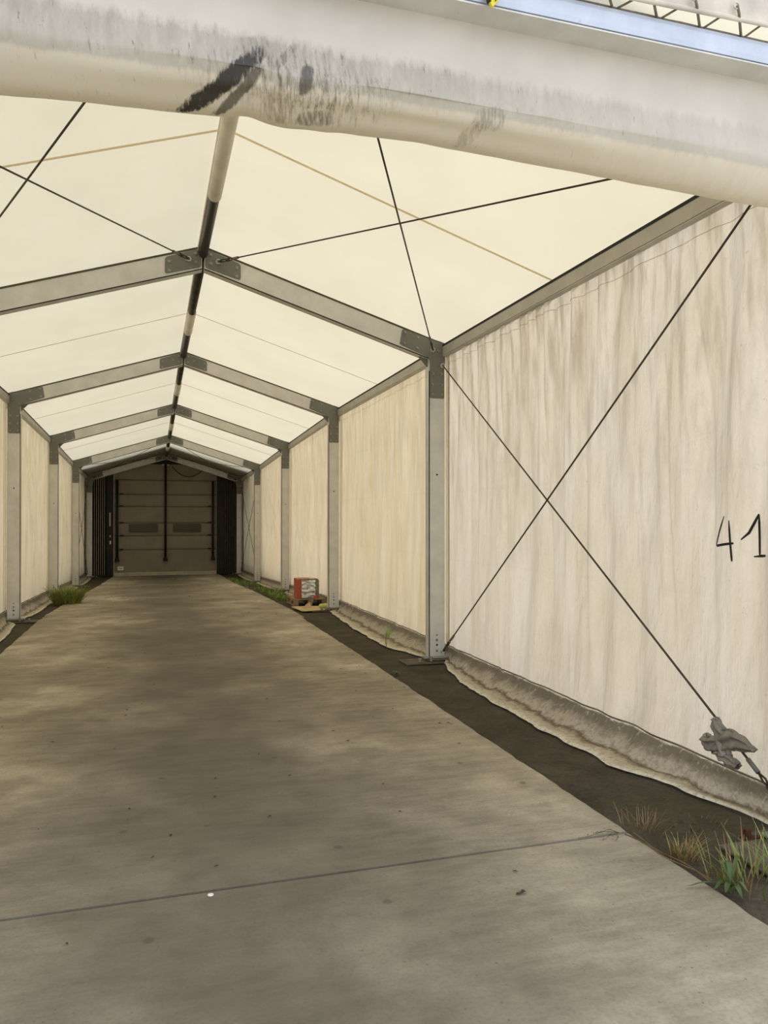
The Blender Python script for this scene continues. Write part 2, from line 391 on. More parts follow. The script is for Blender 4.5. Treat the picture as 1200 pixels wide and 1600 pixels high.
# ------------------------------------------------------------------ structure: roof panels
def roof_panel(i):
    y0, y1 = YS[i]+.03, YS[i+1]+.09; z0, z1 = ZS[i], ZS[i+1]
    if i == 0: y0 = YS[0]-.02
    def fn(u, v):
        x = (2*u-1)*2.70; y = y0+(y1-y0)*v; b = math.sin(PI*v)
        z = HR-SL*abs(x)+z0+(z1-z0)*v
        if abs(x) < .03: z -= .004
        z -= .012*b*math.sin(PI*min(1, abs(x)/2.7)) + .004*nz(x*1.2, y*.9)*b
        return (x, y, z)
    names = ['over the entrance bay, crossed by bracing cables', 'over the second bay', 'over the third bay', 'over the fourth bay', 'over the farthest bay, shaded by the building']
    r = grid(60, 30, fn, 'ceiling', MT['roof'])
    tag(r, 'glowing cream translucent roof fabric '+names[i], 'roof', kind='structure')
    ym = YS[i]+2.54; t = .007 if i == 0 else .003
    for s in (-1, 1):
        mb = MB(); pts = [(s*x, ym+.02*x, roofz(x)+gz(ym)-.018) for x in [.04+2.58*k/10 for k in range(11)]]
        mb.tube(pts, t, 6); mb.build('seam', MT['seam'] if i == 0 else MT['seam_thin'], r)
for i in range(5): roof_panel(i)
# front gable infill above the entrance beam
mb = MB(); mb.prism([(-2.75, 3.46), (3.2, 3.46), (3.2, 4.75), (-2.75, 4.75)], 2.86, 2.866)
tag(mb.build('wall_front', MT['white_gable']), 'bright white gable fabric above the entrance beam', 'wall', kind='structure')

# ------------------------------------------------------------------ structure: side walls
FOLDS = {}
_rf = random.Random(11)
for _k, _n, _lean in (((1, 1), 9, .10), ((1, 2), 11, .30), ((1, 3), 13, .38), ((1, 4), 6, .3), ((-1, 1), 9, -.30), ((-1, 2), 10, -.55), ((-1, 3), 10, -.45), ((1, 0), 7, .06)):
    FOLDS[_k] = [(_rf.uniform(.5, 4.5), _lean*_rf.uniform(.6, 1.2), _rf.uniform(.9, 2.1), _rf.uniform(.7, 1.5), _rf.uniform(.035, .07)*_rf.choice((1, 1, -.7)), _rf.uniform(.022, .045)) for _ in range(_n)]
def wallx(y, z, side, i):
    u = y-YS[i]; L = YS[i+1]-YS[i]; e = min(1, (u-.06)/.25, (L-u-.01)/.15); e = max(0, e)
    if side > 0 and i == 0:
        dens = .5+.5*math.tanh((u-2.3)*1.6)                   # gathers tighten towards the far frame
        g = (1.15-2.3*abs(math.sin(PI*u/.185+.65*math.sin(1.9*u)+.12*z+.8*nz(u*1.7, 6)))**.55)*math.exp(-max(0, 3.38-z)/(.45+1.5*abs(nz(u*1.3, 2))))*.036*(.15+dens)
        g += .030*nz(u*2.0+.22*z, z*.28, 3) + .020*nz(u*5.0+.15*z, z*.35, 8)*(.4+.6*z/3.4)
        g += -.010*math.exp(-((u-2.46-.035*(z-1.5))/.03)**2)*(1 if z < 3.3 else 0)
    else:
        k = .32 if i == 1 else (.55 if side > 0 else -.6)
        if side < 0: k = -.45 if i else -.2
        lean = k*(z-3.4)*.35
        g = math.sin(2*PI*u/.24+1.5*math.sin(1.3*u+i))*math.exp(-max(0, 3.38-z)/.6)*.015
        low = max(0, 1-abs(z-1.2)/1.5)
        amp = .022 if i == 1 else .050
        g += amp*low*nz((u+lean)*6.0, z*.35, i*3.0+side)
        g += .028*nz((u+lean*.4)*2.2, z*.3, i*5+side)
    if side > 0 or i > 1:
        g += (.024 if i == 0 else .016)*math.sin(2*PI*(u+.10*(z-1.5)*(1 if i < 2 else side*2.2))/.43+3*nz(u*.8, z*.3, i))*max(0, .45+1.6*nz(u*.9, z*.45, i+4))
    for (uk, sk, z0, hh, a, w) in FOLDS.get((side, i), ()):
        q = (u-uk-sk*(z-z0)-.03*nz(z*1.5, uk*7))/w
        if abs(q) < 3: g += a*math.exp(-q*q)*max(0.0, 1-((z-z0)/hh)**2)
    return 2.676 + max(-.045, min(.07, g))*e*(1 if z > .3 else max(0.2, z/.3))
def wall(side, i):
    y0, y1 = YS[i]+(-.02 if i else .1), YS[i+1]+.01
    Zt, Zb = 3.47, .15
    def fn(u, v):
        y = y0+(y1-y0)*u; z = Zt+(Zb-Zt)*v
        return (side*wallx(y, z, side, i), y, z+gz(y))
    nu, nv = (400, 60) if (side > 0 and i == 0) else ((300, 44) if (side, i) in FOLDS else (120, 30))
    where = ['beside the entrance', 'in the second bay', 'in the third bay', 'in the fourth bay', 'in the farthest dark bay'][i]
    sd_ = 'right' if side > 0 else 'left'
    extra = ', with 41 written on it' if (side > 0 and i == 0) else ''
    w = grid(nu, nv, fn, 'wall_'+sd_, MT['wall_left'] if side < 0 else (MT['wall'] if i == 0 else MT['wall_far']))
    tag(w, 'cream tarpaulin wall %s on the %s%s' % (where, sd_, extra), 'wall', kind='structure')
    # skirt draped on the ground
    reach = .37 if side > 0 else .34
    if i >= 2: reach = .30
    def hem(y):
        u = (y-y0)/(y1-y0)
        if side > 0 and i == 0:
            pts = [(0, .09), (.06, .12), (.15, .21), (.26, .355), (.42, .375), (.60, .37), (.75, .33), (.87, .24), (.96, .12), (1, .05)]
        elif side > 0 and i == 1:
            pts = [(0, .16), (.08, .26), (.22, .42), (.5, .40), (.8, .32), (.95, .26), (1, .12)]
        elif side > 0 and i == 2:
            pts = [(0, .03), (.36, .03), (.45, .2), (.9, .26), (1, .10)]
        else:
            pts = [(0, .12), (.1, .24), (.3, reach), (.7, reach*.9), (.9, .24), (1, .10)]
        for a, b in zip(pts, pts[1:]):
            if a[0] <= u <= b[0]:
                t = (u-a[0])/(b[0]-a[0]); t = t*t*(3-2*t); r = a[1]+(b[1]-a[1])*t; break
        else: r = pts[-1][1]
        return r+.016*nz(y*4, i+side)+.010*nz(y*13, i)
    def sk(u, v):
        y = y0+(y1-y0)*u; r = hem(y)
        # profile: bulge, slope down, lie flat, rolled hem
        P = [(0, .15), (.04, .135), (.10, .095), (.30, .045), (.46, .014), (.62, .006), (.80, .012), (.93, .016), (1.0, .002)]
        t = v*(len(P)-1); k = min(int(t), len(P)-2); t -= k
        a = P[k][0]+(P[k+1][0]-P[k][0])*t; z = P[k][1]+(P[k+1][1]-P[k][1])*t
        x = wallx(y, .15, side, i) - a*r - .018*math.sin(PI*min(1, v*2))*(1+nz(y*2.5, 3, i))
        z = max(z + .014*nz(y*5, v*4, i)*math.sin(PI*v) + .006*nz(y*17, v*9)*math.sin(PI*v), .0)
        return (side*x, y, z+gz(y)-.013)
    s_ = grid(170, 26, sk, 'wall_skirt', MT['skirt'], w, attr=lambda u, v: v)
    s_['label'] = 'mud-stained skirt lying on the ground'
    # white rope piping at both ends, stitched band at the top
    for yy in (YS[i+1]-.022, YS[i]+.14):
        mb = MB(); g0 = gz(yy)
        mb.tube([(side*2.648, yy, g0+3.36-(3.36-.16)*k/12) for k in range(13)], .009, 8); mb.build('edge_piping', MT['piping'], w, True)
    mb = MB(); pts = []
    for k in range(121):
        y = y0+.02+(y1-y0-.04)*k/120; z = 3.335-.05+.006*nz(y*9, 1)
        pts.append((side*(wallx(y, z, side, i)-.004), y, z+gz(y)))
    mb.tube(pts, .0016, 5); mb.build('hem_stitching', MT['seam_thin'], w, True)
    return w
walls = {}
for i in range(5):
    for s in (1, -1): walls[(s, i)] = wall(s, i)
# the number 41 in marker strokes lying on the cloth
def stroke(pts, r=.0065):
    mb = MB(); P = []
    for a, b in zip(pts, pts[1:]):
        n = max(2, int(math.dist(a, b)/.012))
        for k in range(n): P.append((a[0]+(b[0]-a[0])*k/n, a[1]+(b[1]-a[1])*k/n))
    P.append(pts[-1]); L = []; R = []
    for k, p in enumerate(P):
        q0, q1 = P[max(0, k-1)], P[min(len(P)-1, k+1)]; d = Vector((q1[0]-q0[0], q1[1]-q0[1])).normalized(); n_ = Vector((-d.y, d.x))
        w = r*(.55+.6*min(1, k/4, (len(P)-1-k)/3+.4))
        for s_, lst in ((1, L), (-1, R)):
            y, z = p[0]+n_.x*w*s_, p[1]+n_.y*w*s_; lst.append((wallx(y, z, 1, 0)-.004, y, z))
    v = L+R; n = len(L)
    mb.add(v, [(k, k+1, n+k+1, n+k) for k in range(n-1)]); return mb
for nm, sts in (('painted_digit', [[(3.616, 1.586), (3.662, 1.502), (3.70, 1.419), (3.69, 1.414), (3.626, 1.423), (3.545, 1.433)], [(3.574, 1.562), (3.568, 1.446), (3.559, 1.329)]]),
                ('painted_digit', [[(3.501, 1.454), (3.458, 1.493), (3.404, 1.598)], [(3.404, 1.598), (3.399, 1.476), (3.396, 1.366)], [(3.433, 1.362), (3.383, 1.368), (3.347, 1.371)]])):
    mb = MB()
    for st_ in sts: q = stroke(st_); mb.add(q.v, q.f)
    o = mb.build(nm, MT['marker'], walls[(1, 0)])

# ------------------------------------------------------------------ portal frames
XI, XO, PD, RH = 2.445, 2.625, .12, .232
def section(h, d):                                   # closed profile: a in 0..h, b in 0..d, with keder grooves
    g0, g1, gd = .010, .022, .018
    return [(0, 0), (0, g0), (gd, g0), (gd, g1), (0, g1), (0, d-g1), (gd, d-g1), (gd, d-g0), (0, d-g0), (0, d),
            (h, d), (h, d-g0), (h-gd, d-g0), (h-gd, d-g1), (h, d-g1), (h, g1), (h-gd, g1), (h-gd, g0), (h, g0), (h, 0)]
def hexbolt(mb, x, z, y, r=.015, d=.014, fy=-1):
    mb.add([(x+r*1.3*math.cos(k*PI/6), y, z+r*1.3*math.sin(k*PI/6)) for k in range(12)]+[(x+r*1.3*math.cos(k*PI/6), y+fy*.003, z+r*1.3*math.sin(k*PI/6)) for k in range(12)],
           [(k, (k+1) % 12, (k+1) % 12+12, k+12) for k in range(12)]+[tuple(range(12, 24))])
    mb.add([(x+r*math.cos(k*PI/3), y, z+r*math.sin(k*PI/3)) for k in range(6)]+[(x+r*math.cos(k*PI/3), y+fy*d, z+r*math.sin(k*PI/3)) for k in range(6)],
           [(k, (k+1) % 6, (k+1) % 6+6, k+6) for k in range(6)]+[tuple(range(6, 12))])
def rounded(poly, r=.018, n=3):
    out = []; N = len(poly)
    for k in range(N):
        p = Vector(poly[k]); a = (Vector(poly[k-1])-p); b = (Vector(poly[(k+1) % N])-p)
        rr = min(r, a.length*.4, b.length*.4); a.normalize(); b.normalize()
        for t in range(n+1):
            t /= n; out.append(tuple(((p+a*rr)*(1-t)**2 + p*2*t*(1-t) + (p+b*rr)*t*t)))
    return out
def make_frame():
    root = empty('portal_frame')
    sec = section(XO-XI, PD)
    for s in (1, -1):
        mb = MB(); mb.loft([[(s*(XI+a), b, .02) for a, b in sec], [(s*(XI+a), b, roofz(XI)-.03) for a, b in sec]])
        p = mb.build('post', MT['alu'], root)
        x = s*(XI+XO)/2
        for z, r in ((2.05, .011), (.16, .012), (.27, .008)):
            mb = MB(); mb.add([(x+r*math.cos(k*PI/5), -.0015, z+r*math.sin(k*PI/5)) for k in range(10)], [tuple(range(10))]); mb.build('drilled_hole', MT['black'], p)
        for z in (.215, .095):
            mb = MB(); hexbolt(mb, x, z, 0, .011); mb.build('bolt', MT['bolt'], p)
        sr = section(RH, PD)
        mb = MB(); mb.loft([[(s*x, b, roofz(x)-.008-RH+a) for a, b in sr] for x in (.012, 2.64)])
        rf = mb.build('rafter', MT['alu'], root)
        mb = MB(); mb.loft([[(s*x, b, roofz(x)+a) for a, b in [(-.026, -.004), (-.026, 0), (-.006, 0), (-.006, -.004)]] for x in (.012, 2.64)]); mb.build('keder_rail', MT['rail'], rf)
        mb = MB(); mb.loft([[(s*x, b, roofz(x)-.008-RH+a) for a, b in [(-.001, .0), (.007, -.0015), (.007, .004), (-.001, .010)]] for x in (.012, XI-.01)]); mb.build('keder_groove', MT['black'], rf)
        mb = MB(); mb.loft([[(s*(XI+a), b, z) for a, b in [(-.0015, .0), (.006, -.0012), (.006, .002), (-.0015, .010)]] for z in (.02, 3.2)]); mb.build('keder_groove', MT['black'], p)
        # knee plate: one arm down the post, one along the rafter
        t = .016
        poly = [(XI+.006, 2.90), (XO-.006, 2.90), (XO-.002, roofz(XO)-t), (2.13, roofz(2.13)-.030), (2.10, roofz(2.10)-RH+.022), (XI-.02, roofz(XI)-RH+.010), (XI+.006, roofz(XI)-RH-.03)]
        poly = rounded(poly, .02)
        mb = MB(); mb.prism([(s*x, z) for x, z in poly], -.010, .0); mb.prism([(s*x, z) for x, z in poly], PD, PD+.008)
        k_ = mb.build('knee_plate', MT['plate'], root)
        bolts = [(XI+.035, 2.94), (XO-.035, 2.94), (XI+.035, 3.05), (XO-.035, 3.05), (XI+.04, 3.17), (XO-.04, 3.17),
                 (2.16, roofz(2.16)-.06), (2.15, roofz(2.15)-.18), (2.31, roofz(2.31)-.06), (2.30, roofz(2.30)-.18), (2.55, 3.42)]
        for x, z in bolts:
            mb = MB(); hexbolt(mb, s*x, z, -.010, .013); mb.build('bolt', MT['bolt'], k_)
        # small gusset inside the knee
        mb = MB(); mb.prism([(s*x, z) for x, z in [(XI, roofz(XI)-RH-.09), (XI, roofz(XI)-RH+.01), (XI-.11, roofz(XI-.11)-RH)]], .05, .08)
        mb.build('gusset', MT['plate'], root)
        poly = rounded([(.02, roofz(.02)-.028), (.375, roofz(.375)-.042), (.375, roofz(.375)-RH+.025), (.02, roofz(.02)-RH+.012)], .03, 4)
        mb = MB(); mb.prism([(s*x, z) for x, z in poly], -.010, .0); mb.prism([(s*x, z) for x, z in poly], PD, PD+.008)
        r_ = mb.build('ridge_plate', MT['plate'], root)
        for x, dz in ((.075, -.06), (.075, -.15), (.165, -.105), (.335, -.085), (.335, -.175)):
            mb = MB(); hexbolt(mb, s*x, roofz(x)+dz-.012, -.010, .014); mb.build('bolt', MT['bolt'], r_)
        # foot
        mb = MB(); mb.box(s*2.40 if s > 0 else -2.66, s*2.66 if s > 0 else -2.40, -.07, .17, 0.0, .014)
        f = mb.build('base_plate', MT['plate'], root, bevel=.004)
        mb = MB(); mb.tube([(s*2.36, -.055, .028), (s*2.67, -.055, .028)], .016, 10)
        mb.build('hinge_pin', MT['bolt'], f)
        for xx, rr, hh in ((2.43, .018, .055), (2.30, .022, .04)):
            mb = MB(); mb.tube([(s*xx, -.10, .0), (s*xx, -.10, hh)], rr, 8); mb.build('anchor_bolt', MT['bolt'], f)
        mb = MB(); mb.box(min(s*2.13, s*2.62), max(s*2.17, s*2.62), -.16, .15, -.018, -.008)
        mb.build('ground_plate', MT['pad'], root)
    return root
frame0 = make_frame()
FL = ['aluminium gable frame at the entrance, its top hidden by the rolled curtain',
      'nearest aluminium frame in full view, cables fixed to its knee and ridge plates',
      'second aluminium frame back, its right post standing in front of the pallet',
      'third aluminium frame back, grass growing at its left post',
      'fourth aluminium frame back, where the shaded last bay begins',
      'farthest aluminium frame, directly in front of the dark dock door']
frames = []
for i in range(6):
    f = frame0 if i == 0 else copy_tree(frame0)
    f.location = (0, YS[i], ZS[i]); tag(f, FL[i], 'frame', 'aluminium portal frames along the tunnel'); frames.append(f)

# ------------------------------------------------------------------ eave beams and ridge tubes
BN = ['in the entrance bay', 'in the second bay', 'in the third bay', 'in the fourth bay', 'in the farthest bay']
for i in range(5):
    y0, y1 = YS[i]+PD+.002, YS[i+1]-.002
    for s in (1, -1):
        mb = MB(); sec = [(2.600, 3.365), (2.600, 3.372), (2.606, 3.372), (2.606, 3.378), (2.600, 3.378), (2.600, 3.485), (2.612, 3.487), (2.612, 3.497), (2.655, 3.497), (2.655, 3.365)]
        mb.loft([[(s*a, y, b+gz(y)) for a, b in sec] for y in (y0, y1)])
        o = mb.build('eave_beam', MT['alu_eave'])
        mb = MB(); mb.loft([[(s*a, y, b+gz(y)) for a, b in [(2.597, 3.478), (2.597, 3.500), (2.609, 3.500), (2.609, 3.478)]] for y in (y0, y1)]); mb.build('keder_rail', MT['black'], o)
        tag(o, 'grey aluminium eave beam above the %s wall %s' % ('right' if s > 0 else 'left', BN[i]), 'beam', 'eave beams along the wall tops')
    root = empty('ridge_beam', (0, YS[i]+PD, gz(YS[i])))
    tag(root, 'dark ridge tube with pale sleeve under the roof peak '+BN[i], 'beam', 'ridge tubes under the roof peak')
    zb = lambda y: 4.255+gz(y)-gz(YS[i])
    mb = MB(); mb.tube([(0, 0.002-.10, zb(YS[i])), (0, y1-YS[i]-PD, zb(y1))], .046, 16); mb.build('tube', MT['ridge'], root, True)
    ym = YS[i]+2.5
    a, b = (YS[i]+.5, 6.45) if i == 0 else (ym-.25, ym+.85)
    mb = MB(); mb.tube([(0, a-YS[i]-PD, zb(a)), (0, b-YS[i]-PD, zb(b))], .056, 18); mb.build('sleeve', MT['sleeve'], root, True)
    mb = MB()
    mb.tube([(-.05, .01, zb(y0)+.022), (-.05, y1-y0, zb(y1)+.022)], .012, 6)
    mb.build('edge_rail', MT['sleeve'], root, True)

# ------------------------------------------------------------------ bracing cables
def bracing(p0, p1, label, turn=1, eye=True):
    """cable from p0 to p1; the tensioner sits at the p1 end"""
    p0, p1 = Vector(p0), Vector(p1); d = (p1-p0).normalized(); L = (p1-p0).length
    root = empty('bracing_cable', p0); tag(root, label, 'cable', 'steel bracing cables')
    o = lambda t: tuple(d*t)
    side = d.cross(Vector((1, 0, 0))); side = side.normalized() if side.length > .1 else Vector((0, 0, 1))
    tl = .34 if turn == 2 else .30
    mb = MB(); mb.tube([o(.05), o(L-tl)], .0068, 8); mb.build('wire', MT['wire'], root, True)
    mb = MB(); mb.tube([o(L-tl-.09), o(L-tl)], .013, 10); mb.build('ferrule', MT['plate'], root, True)
    mb = MB(); a = L-tl
    mb.tube([o(a), tuple(d*(a+.05)+side*.014), tuple(d*(a+.09))], .006, 6); mb.tube([o(a), tuple(d*(a+.05)-side*.014), tuple(d*(a+.09))], .006, 6)
    mb.ring(o(a+.09), d.cross(side), .016, .006); mb.build('shackle', MT['wire'], root, True)
    mb = MB(); a += .10
    mb.tube([o(a-.01), o(a+.03)], .014, 8); mb.tube([o(L-.07), o(L-.03)], .012, 8)
    for q in (-.011, .011): mb.tube([tuple(d*(a+.01)+side*q), tuple(d*(L-.05)+side*q)], .0055, 6)
    mb.build('turnbuckle', MT['wire'], root, True)
    if eye:
        for t in (.02, L-.012):
            mb = MB(); mb.ring(o(t), (0.3, 1, .1) if abs(d.z) < .6 else (0, 1, 0), .020, .007); mb.build('eye_bolt', MT['zinc'], root, True)
    return root
bracing((2.59, 7.885, 3.27), (2.60, 3.02, .03), 'steel bracing cable sloping down to the grey rag, in front of the right wall', 2)
bracing((2.60, 3.02, 3.50), (2.59, 7.88, .085), 'steel bracing cable rising from the foot of the nearest right post to the entrance', 1)
bracing((.10, 2.95, 4.11), (2.47, 7.86, 3.42), 'roof bracing cable running down to the nearest right knee plate', 1)
bracing((2.47, 2.98, 3.42), (.14, 7.86, 4.17), 'roof bracing cable crossing the right entrance roof up to the ridge plate', 1)
bracing((-.10, 2.95, 4.11), (-2.47, 7.86, 3.42), 'roof bracing cable leaving the picture at left, from the curtain downwards', 1)
bracing((-2.47, 2.98, 3.42), (-.14, 7.86, 4.17), 'roof bracing cable on the left side ending at the nearest ridge plate', 1)
z4, z5 = ZS[4], ZS[5]
for s, nm in ((1, 'right'), (-1, 'left')):
    bracing((s*2.59, 23.06, 3.2+z4), (s*2.59, 27.86, .10+z5), 'thin cable falling towards the dock door on the far %s wall' % nm)
    bracing((s*2.59, 27.86, 3.2+z5), (s*2.59, 23.06, .10+z4), 'thin cable rising towards the dock door on the far %s wall' % nm)
    bracing((s*.15, 23.06, 4.15+z4), (s*2.45, 27.86, 3.4+z5), 'thin cable from near ridge to far corner under the last bay %s roof' % nm)
    bracing((s*2.45, 23.06, 3.4+z4), (s*.15, 27.86, 4.15+z5), 'thin cable from near knee to far peak under the last bay %s roof' % nm)

# ------------------------------------------------------------------ entrance header: beam, rolled curtain, tarp edge
hb = empty('header_beam', (0, 2.5, 3.42)); tag(hb, 'galvanised steel header beam across the top of the entrance', 'beam')
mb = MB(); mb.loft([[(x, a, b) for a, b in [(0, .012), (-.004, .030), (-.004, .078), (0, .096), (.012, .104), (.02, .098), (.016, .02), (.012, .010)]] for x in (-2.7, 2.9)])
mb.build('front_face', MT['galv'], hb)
mb = MB(); mb.loft([[(x, a, b) for a, b in [(.000, 0), (.000, .006), (.012, .006), (.30, .006), (.30, 0)]] for x in (-2.7, 2.9)])
mb.build('underside', MT['galv_under'], hb)
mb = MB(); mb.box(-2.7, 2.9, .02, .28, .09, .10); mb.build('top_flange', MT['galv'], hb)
def curtain_profile(x):
    P = [(2.602, 3.44), (2.604, 3.36), (2.606, 3.27), (2.605, 3.19), (2.600, 3.125), (2.606, 3.088), (2.632, 3.045), (2.672, 3.005), (2.722, 2.982), (2.775, 2.985), (2.825, 3.008), (2.86, 3.05), (2.875, 3.11)]
    q = .55+.45*math.exp(-((x+.10)/.35)**2)
    bump_ = math.exp(-((x+.02)/.10)**2); bump2 = math.exp(-((x-.13)/.05)**2); dip = math.exp(-((x+.16)/.05)**2)
    out = []
    for k, (y, z) in enumerate(P):
        w = 1 if 5 <= k <= 11 else 0
        zz = z + w*(-.014*bump_*1.1+.010*dip-.006*bump2 + .004*nz(x*9, k*.2)*q) + .010*math.sin(x*1.1+.6)*w
        up = .042 if x < .5 else max(0.0, .042-.030*(x-.5))
        if x < -.2: up -= .036*min(1, (-.2-x)/.8)
        zz += w*up*(1 if k >= 7 else .4)
        yy = y + (.018*nz(x*3.3, k*.35)*q if 1 < k < 13 else 0)
        if 1 <= k <= 5: yy -= .020*math.exp(-((x-.0)/.12)**2)*(k/5)
        out.append((yy, zz))
    return out
NP = 13
def cfn(u, v):
    x = -2.62+5.26*u; P = curtain_profile(x); t = v*(NP-1); k = min(int(t), NP-2); t -= k
    p0, p1, p2, p3 = P[max(k-1, 0)], P[k], P[k+1], P[min(k+2, NP-1)]
    h = lambda a, b, c, d: .5*((2*b)+(-a+c)*t+(2*a-5*b+4*c-d)*t*t+(-a+3*b-3*c+d)*t*t*t)
    return (x, h(p0[0], p1[0], p2[0], p3[0]), h(p0[1], p1[1], p2[1], p3[1]))
_arc = [0.0]; _P = curtain_profile(1.0)
for a, b in zip(_P, _P[1:]): _arc.append(_arc[-1]+math.dist(a, b))
def cuv(u, v):
    t = v*(NP-1); k = min(int(t), NP-2); t -= k; return (-2.62+5.26*u, _arc[k]+(_arc[k+1]-_arc[k])*t)
cu = grid(340, 75, cfn, 'rolled_curtain', MT['curtain'], uvfn=cuv)
tag(cu, 'rolled-up grimy white door curtain with a black smear, hanging under the header beam', 'curtain')

tp = empty('tarp_edge', (0, 2.44, 3.5)); tag(tp, 'grimy grey tarp edge laced with cord above the header beam', 'tarp')
grid(60, 8, lambda u, v: (.55+2.3*u, .03-.05*v+.012*nz(u*9, v*2), .030+.34*v+.004*nz(u*14, 1)+.060*u), 'tarp_sheet', MT['tarp'], tp)
mb = MB(); mb.tube([(.55+2.3*k/40, .025, .028+.060*k/40+.002*nz(k*.7, 4)) for k in range(41)], .010, 7); mb.build('tarp_hem', MT['tarp'], tp, True)
mb = MB(); mb.tube([(-.6+3.4*k/60, .085, .030+.0025*nz(k*.9, 2)) for k in range(61)], .011, 7); mb.build('edge_rope', MT['cord'], tp, True)
k = 0; x = .70
while x < 2.55:
    h_ = .028+.060*(x-.55)/2.3; mb = MB(); mb.tube([(x, .0, h_+.035), (x+.015, .008, h_+.01), (x+.085, .075, .026)], .0055, 6); mb.build('lacing_cord', MT['cord'], tp, True)
    mb = MB(); mb.tube([(x+.10, .08, .03), (x+.155, .045, h_+.012)], .0042, 6); mb.build('lacing_cord', MT['cord'], tp, True)
    mb = MB(); mb.ring((x, .004, h_+.035), (0, 1, 0), .012, .0035); mb.build('eyelet', MT['zinc'], tp, True)
    x += .2
hm = empty('hazard_marker', (.665, 2.47, 3.42)); tag(hm, 'small yellow and black hazard marker hanging over the header beam', 'marker')
mb = MB(); mb.prism([(-.030, .10), (.030, .10), (.022, .01), (-.004, -.022), (-.020, 0)], -.006, .006); mb.build('marker_plate', MT['yellow'], hm)
mb = MB(); mb.prism([(-.034, .10), (-.020, .10), (-.012, -.006), (-.022, -.006), (-.026, .02)], -.009, .0075); mb.prism([(.012, .06), (.026, .075), (.020, .02), (.004, -.004)], -.009, .0075)
mb.build('black_stripe', MT['black'], hm)

# ------------------------------------------------------------------ far end: dock door
D = empty('door_1', (0, 28.1, ZS[5])); tag(D, 'dark grey sectional curtain dock door at the end of the tunnel', 'door', kind='structure')
zo = -ZS[5]
def dfn(u, v):
    x = -1.77+3.54*u; z = -.02+3.98*v
    y = .012*nz(x*1.5, z*2, 2)+ (.022*nz(x*1.6+z*1.1, z*2.2-x*.5, 5) if z < 1.4 else 0)
    for zs in (.93, 1.42, 1.87, 2.45, 2.87, 3.38): y += .020*math.exp(-((z-zs)/.03)**2)
    return (x, y+.03, z)
grid(90, 160, dfn, 'door_curtain', MT['door'], D)
for zs in (.93, 1.42, 1.87, 2.45, 2.87, 3.38):
    mb = MB(); mb.tube([(-1.74, .02, zs-.012), (1.74, .02, zs-.012)], .011, 6); mb.build('seam_bar', MT['seam_dark'], D, True)
mb = MB(); mb.loft([[(x, -.02+a, b) for a, b in [(0, .0), (0, .10), (.02, .12), (.05, .12), (.05, 0)]] for x in (-1.76, 1.76)])
mb.build('bottom_bar', MT['pleat'], D)
for x0, x1 in ((-1.257, -.283), (.232, 1.202)):
    mb = MB(); mb.prism(rounded([(x0, 1.52), (x1, 1.52), (x1, 1.82), (x0, 1.82)], .04), -.012, .03); mb.build('vision_window', MT['door_win'], D)
for x in (-1.646, -.026, 1.614):
    mb = MB(); mb.tube([(x, -.06, .58), (x, -.06, 3.95 if abs(x) < 1 else 3.35)], .042, 10); st = mb.build('guide_post', MT['black'], D, True)
    mb = MB(); mb.tube([(x, -.06, .51), (x, -.06, .53), (x, -.06, .62), (x, -.06, .66)], [.08, .08, .06, .042], 12); mb.build('guide_foot', MT['black'], st)
    if abs(x) < 1:
        for dx in (-.09, .09): mb = MB(); mb.box(x+dx-.03, x+dx+.03, -.09, -.05, 3.90, 3.93); mb.build('bracket', MT['white'], st)
for s in (-1, 1):
    for zs in (.93, 1.42, 1.87, 2.45, 2.87):
        if s > 0 and zs > 2.6: continue
        mb = MB(); mb.box(min(s*1.44, s*1.56), max(s*1.44, s*1.56), -.05, .0, zs-.015, zs+.02); mb.build('clip', MT['black'], D)
    xa, xb = (-2.0, -1.77) if s < 0 else (1.75, 2.02)
    mb = MB(); mb.box(xa, xb, -.10, .14, -.02, 3.7); j = mb.build('jamb', MT['bellow'], D)
    mb = MB(); mb.box(s*1.755-.02, s*1.755+.02, -.03, .02, .0, 3.7); mb.build('side_rail', MT['pleat'], D)
    if s < 0:
        mb = MB(); mb.box(-1.90, -1.855, -.125, -.10, 1.75, 2.22); mb.build('control_cover', MT['pleat'], j)
        mb = MB(); mb.box(-1.885, -1.845, -.125, -.10, 1.12, 1.24); mb.build('control_button', MT['white'], j)
        mb = MB(); mb.box(-1.885, -1.850, -.125, -.10, 1.36, 1.44); mb.build('control_button', MT['pleat'], j)
mb = MB(); mb.prism([(-.75, 3.93), (.75, 3.93), (0, 4.30)], -.10, -.06); mb.build('peak_panel', MT['black'], D)
mb = MB(); mb.box(-1.63, -1.435, -.02, .01, .205, .335); lp = mb.build('label_plate', MT['white'], D)
mb = MB(); mb.box(-1.59, -1.48, -.024, -.02, .262, .282); mb.build('label_print', MT['black'], lp)
